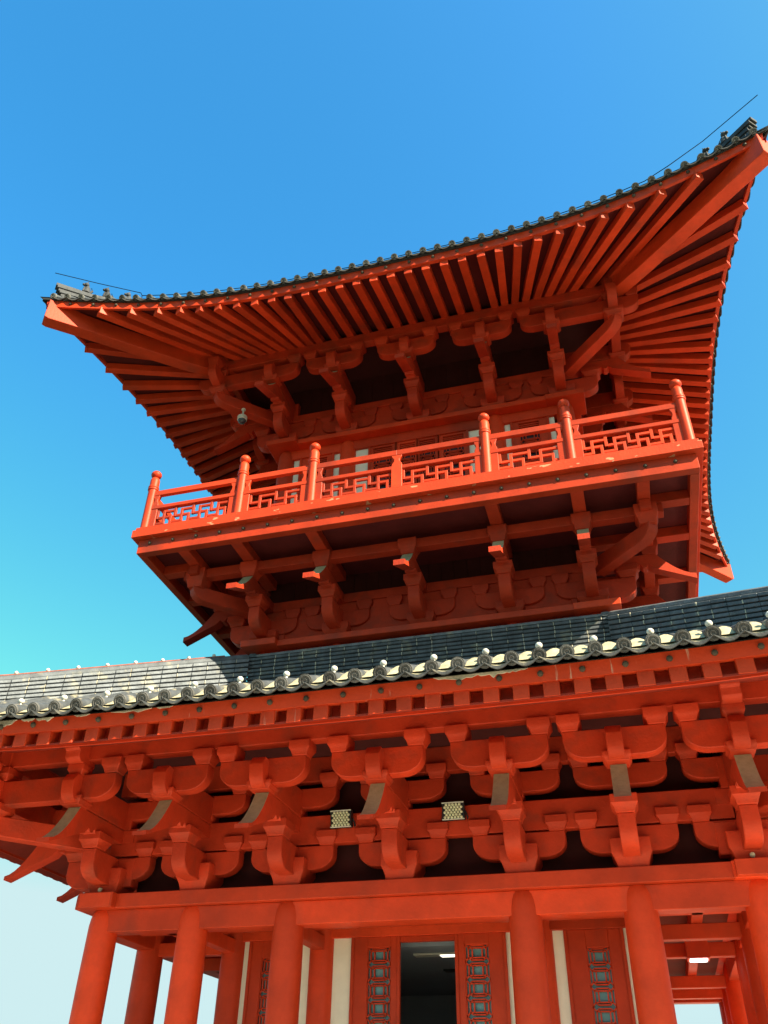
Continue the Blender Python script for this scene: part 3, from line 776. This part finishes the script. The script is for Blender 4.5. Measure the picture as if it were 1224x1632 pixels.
# lower hip ridges
LC = LO.corner + B
def hip_z(o): return 8.55 + (LO(1,.15,.39).z-8.55)*(o-.22)/(LC-.22)
for k in SIDES:
    M = side(k); C0 = Vector((W2, YC-W2, 0)); D = Vector((1,-1,0)); nv = Vector((1,1,0)).normalized()
    def hp(o, z): v = C0 + D*o; v.z = z; return v
    top = lambda o: hip_z(o) + .62 - .19*min(1, (o-.2)/3.0) + max(0, o-4.6)**2*.15
    m = MB(); m.M = M; NL = 7; o0, o1 = OR+.02, LC-.15; seg = 27
    for j in range(NL):
        for i in range(seg):
            a = o0+(o1-o0)*i/seg; b = o0+(o1-o0)*(i+1)/seg-.006; w = nv*(.115+random.uniform(-.005,.005))
            def sec(o):
                bt = hip_z(o)-.08; h = (top(o)-bt)/NL; z = bt+h*j
                return [tuple(hp(o,z)-w), tuple(hp(o,z)+w), tuple(hp(o,z+h*.70)+w), tuple(hp(o,z+h*.70)-w)]
            m.loft([sec(a), sec(b)])
    o = part(m, 'hip_ridge', TILE, bevel=0.006)
    m = MB(); m.M = M; w = nv*.09
    m.loft([[tuple(hp(q,hip_z(q)-.08)-w), tuple(hp(q,hip_z(q)-.08)+w), tuple(hp(q,top(q)-.012)+w), tuple(hp(q,top(q)-.012)-w)] for q in (o0+(o1-o0)*i/12 for i in range(13))])
    m.mat = 1; w = nv*.122
    for i in range(1, seg):
        for j in range(NL):
            if random.random() > .35: continue
            q = o0+(o1-o0)*i/seg-.003+random.uniform(-.01,.01); bt = hip_z(q)-.08; h = (top(q)-bt)/NL; dv = D*random.uniform(.003,.006)
            a, b = hp(q,bt+h*j), hp(q,bt+h*(j+.7))
            m.loft([[tuple(c-w-dv), tuple(c+w-dv), tuple(c+w+dv), tuple(c-w+dv)] for c in (a, b)])
    c = m.build('ridge_core', [TILE_K, MORT], None, 0); c.parent = o
    m = MB(); m.M = M; m.tube([tuple(hp(q,top(q)+.0)) for q in (o0+(o1-o0)*i/16 for i in range(17))], .095, 10)
    c = m.build('ridge_cap', TILE, None, 0); c.parent = o
# lower hip beams
for k in SIDES:
    C0 = Vector((W1, YC-W1, 0)); D = Vector((1,-1,0)); n = Vector((1,1,0)).normalized()*.15
    m = MB(); m.M = side(k)
    m.loft([[tuple(C0+D*o+Vector((0,0,zb))-n), tuple(C0+D*o+Vector((0,0,zb))+n), tuple(C0+D*o+Vector((0,0,zt))+n), tuple(C0+D*o+Vector((0,0,zt))-n)] for o, zt, zb in ((1.3,6.62,6.25),(2.6,6.2,5.80),(LO.corner,6.05,5.6),(LO.corner+.2,6.05,5.75))])
    part(m, 'hip_beam', RED, bevel=0.01)

# ------------------------------------------------------------------ loose things
def floodlight(x, label):
    e = bpy.data.objects.new('floodlight', None); e.location = (x, -.16, 5.47); COL.objects.link(e)
    tag(e, label, 'floodlight', 'floodlights between the eave brackets')
    tilt = Matrix.Rotation(R(8), 4, 'X')
    def add(m, nm, mt, bev=.006):
        o = m.build(nm, mt, None, bev); o.parent = e; return o
    m = MB(); m.M = tilt; m.box(-.165,.165,-.10,.0,-.125,.125); m.box(-.15,.15,0,.05,-.10,.10)
    for i in range(6): m.box(-.13+i*.05,-.12+i*.05,.05,.075,-.09,.09)
    add(m, 'housing', BLACK)
    m = MB(); m.M = tilt; m.box(-.165,.165,-.112,-.1,.108,.125); m.box(-.165,.165,-.112,-.1,-.125,-.108); add(m, 'trim', CAMW, .002)
    m = MB(); m.M = tilt
    for r in range(6):
        for c in range(6 - r % 2): m.lathe([(.021,0),(.02,.008),(.012,.016),(.001,.018)], (-.122+c*.049+(r%2)*.0245, -.1005, -.088+r*.035), 8, 'y')
    add(m, 'led_array', LED, 0)
    m = MB(); m.tube([(-.17,-.03,0),(-.19,.03,-.08),(-.17,.08,-.15),(.17,.08,-.15),(.19,.03,-.08),(.17,-.03,0)], .012, 6); add(m, 'mounting_yoke', BLACK, 0)
floodlight(-.92, 'square LED floodlight on the eave beam left of the middle bracket')
floodlight(.81, 'square LED floodlight on the eave beam right of the middle bracket')
# dome camera
e = bpy.data.objects.new('security_camera', None); e.location = (-4.01, .44, 15.245); COL.objects.link(e)
tag(e, 'small white dome security camera hanging under the left corner of the upper eave', 'camera')
for nm, mt, prof in (('mounting_pole', CAMW, [(.05,.04),(.05,.02),(.022,.015),(.022,-.17),(.03,-.18)]), ('housing', CAMW, [(.03,-.17),(.10,-.19),(.115,-.21),(.115,-.235),(.105,-.24),(.105,-.27),(.112,-.275),(.112,-.30),(.10,-.31)]),
                     ('dome', PANE_U, [(.098,-.305),(.095,-.33),(.075,-.37),(.04,-.395),(.001,-.402)])):
    m = MB(); m.lathe(prof, (0,0,0), 20); o = m.build(nm, mt); o.parent = e
# lightning wire along the upper eave
pts = [(-7.554,-2.815,17.44),(-6.9,-2.16,17.66),(-6.2,-1.46,17.92)]
pts += [tuple(UP(UP.s_of(x),-.02,.66 if abs(x) < 5.6 else .80)) for x in [-5.5+11.4*i/24 for i in range(25)]]
pts += [(6.742,-2.003,17.873),(7.65,-2.90,17.56)]
e = bpy.data.objects.new('lightning_wire', None); e.location = (0, -1.9, 16.6); COL.objects.link(e)
tag(e, 'thin black wire strung on short pins along the edge of the upper eave', 'wire')
m = MB(); m.tube([(x, y+1.9, z-16.6) for x, y, z in pts], .009, 6); o = m.build('cable', WIRE); o.parent = e
for i in (3, 8, 13, 17, 21, 25):
    x, y, z = pts[i]; m = MB(); m.tube([(x, y+1.9, z-16.6), (x, y+1.94, z-16.6-.22)], .009, 6); o = m.build('pin', WIRE); o.parent = e
# string of lamps on the left lower hip ridge
M3 = side(3)
def hl(o, dz): 
    v = Vector((W2, YC-W2, 0)) + Vector((1,-1,0))*o; v.z = hip_z(o)+.62-.19*min(1,(o-.2)/3.0)+max(0,o-4.6)**2*.15+dz; return M3 @ v
e = bpy.data.objects.new('lamp_string', None); e.location = hl(2.5, .1); COL.objects.link(e)
tag(e, 'row of small white lamps on a rusty conduit along the left lower hip ridge', 'lights')
RUST = mat('rusty_conduit', (0.22, 0.07, 0.05), 0.8, 0.3, 8)
base = e.location
m = MB(); m.tube([tuple(hl(.6+4.6*i/14,.105)-base) for i in range(15)], .022, 6); o = m.build('conduit', RUST); o.parent = e
for i in range(13):
    p = hl(.75+.34*i,.14)-base; m = MB(); m.ball(tuple(p), .036, 10); o = m.build('lamp', WHITE); o.parent = e
# gallery ceiling light
e = bpy.data.objects.new('ceiling_light', None); e.location = (4.0, 2.95, 4.36); COL.objects.link(e)
tag(e, 'lit rectangular ceiling light in the red gallery beside the right end columns', 'light')
m = MB(); m.box(-.17,.17,-.17,.17,-.46,0); o = m.build('housing', RED, None, .004); o.parent = e
m = MB(); m.box(-.13,.13,-.13,.13,-.475,-.462); o = m.build('diffuser', GLOW, None, 0); o.parent = e
# strip lamps in the room
for i, (x0, x1, y, lab) in enumerate(((-.05,1.2,2.65,'lit strip light on the dark room ceiling just inside the open doorway'),(.1,1.3,4.3,'dim strip light deeper inside the dark room behind the doorway'))):
    e = bpy.data.objects.new('strip_light', None); e.location = (0, y, 4.05); COL.objects.link(e); tag(e, lab, 'light')
    m = MB(); m.box(x0-.45,x1+.03,-.11,.11,-.03,0); o = m.build('fitting', CAMW if i == 0 else BLACK, None, .004); o.parent = e
    m = MB(); m.box(x0,x1,-.09,.09,-.04,-.031); o = m.build('tube', STRIP if i == 0 else CAMW, None, 0); o.parent = e
# little lamps at the ends of the lower plate
for x, lab in ((-W1-.02,'tiny round spotlight on the plate end over the left corner column'),(W1-.02,'tiny round spotlight on the plate end over the right corner column')):
    e = bpy.data.objects.new('spotlight', None); e.location = (x, -.30, ZP1+.004); COL.objects.link(e); tag(e, lab, 'light')
    m = MB(); m.lathe([(.03,0),(.03,.008),(.012,.012),(.012,.03)], (0,0,0), 10); o = m.build('stem', BLACK); o.parent = e
    m = MB(); m.ball((0,0,.06), .035, 12); o = m.build('bulb', LED); o.parent = e
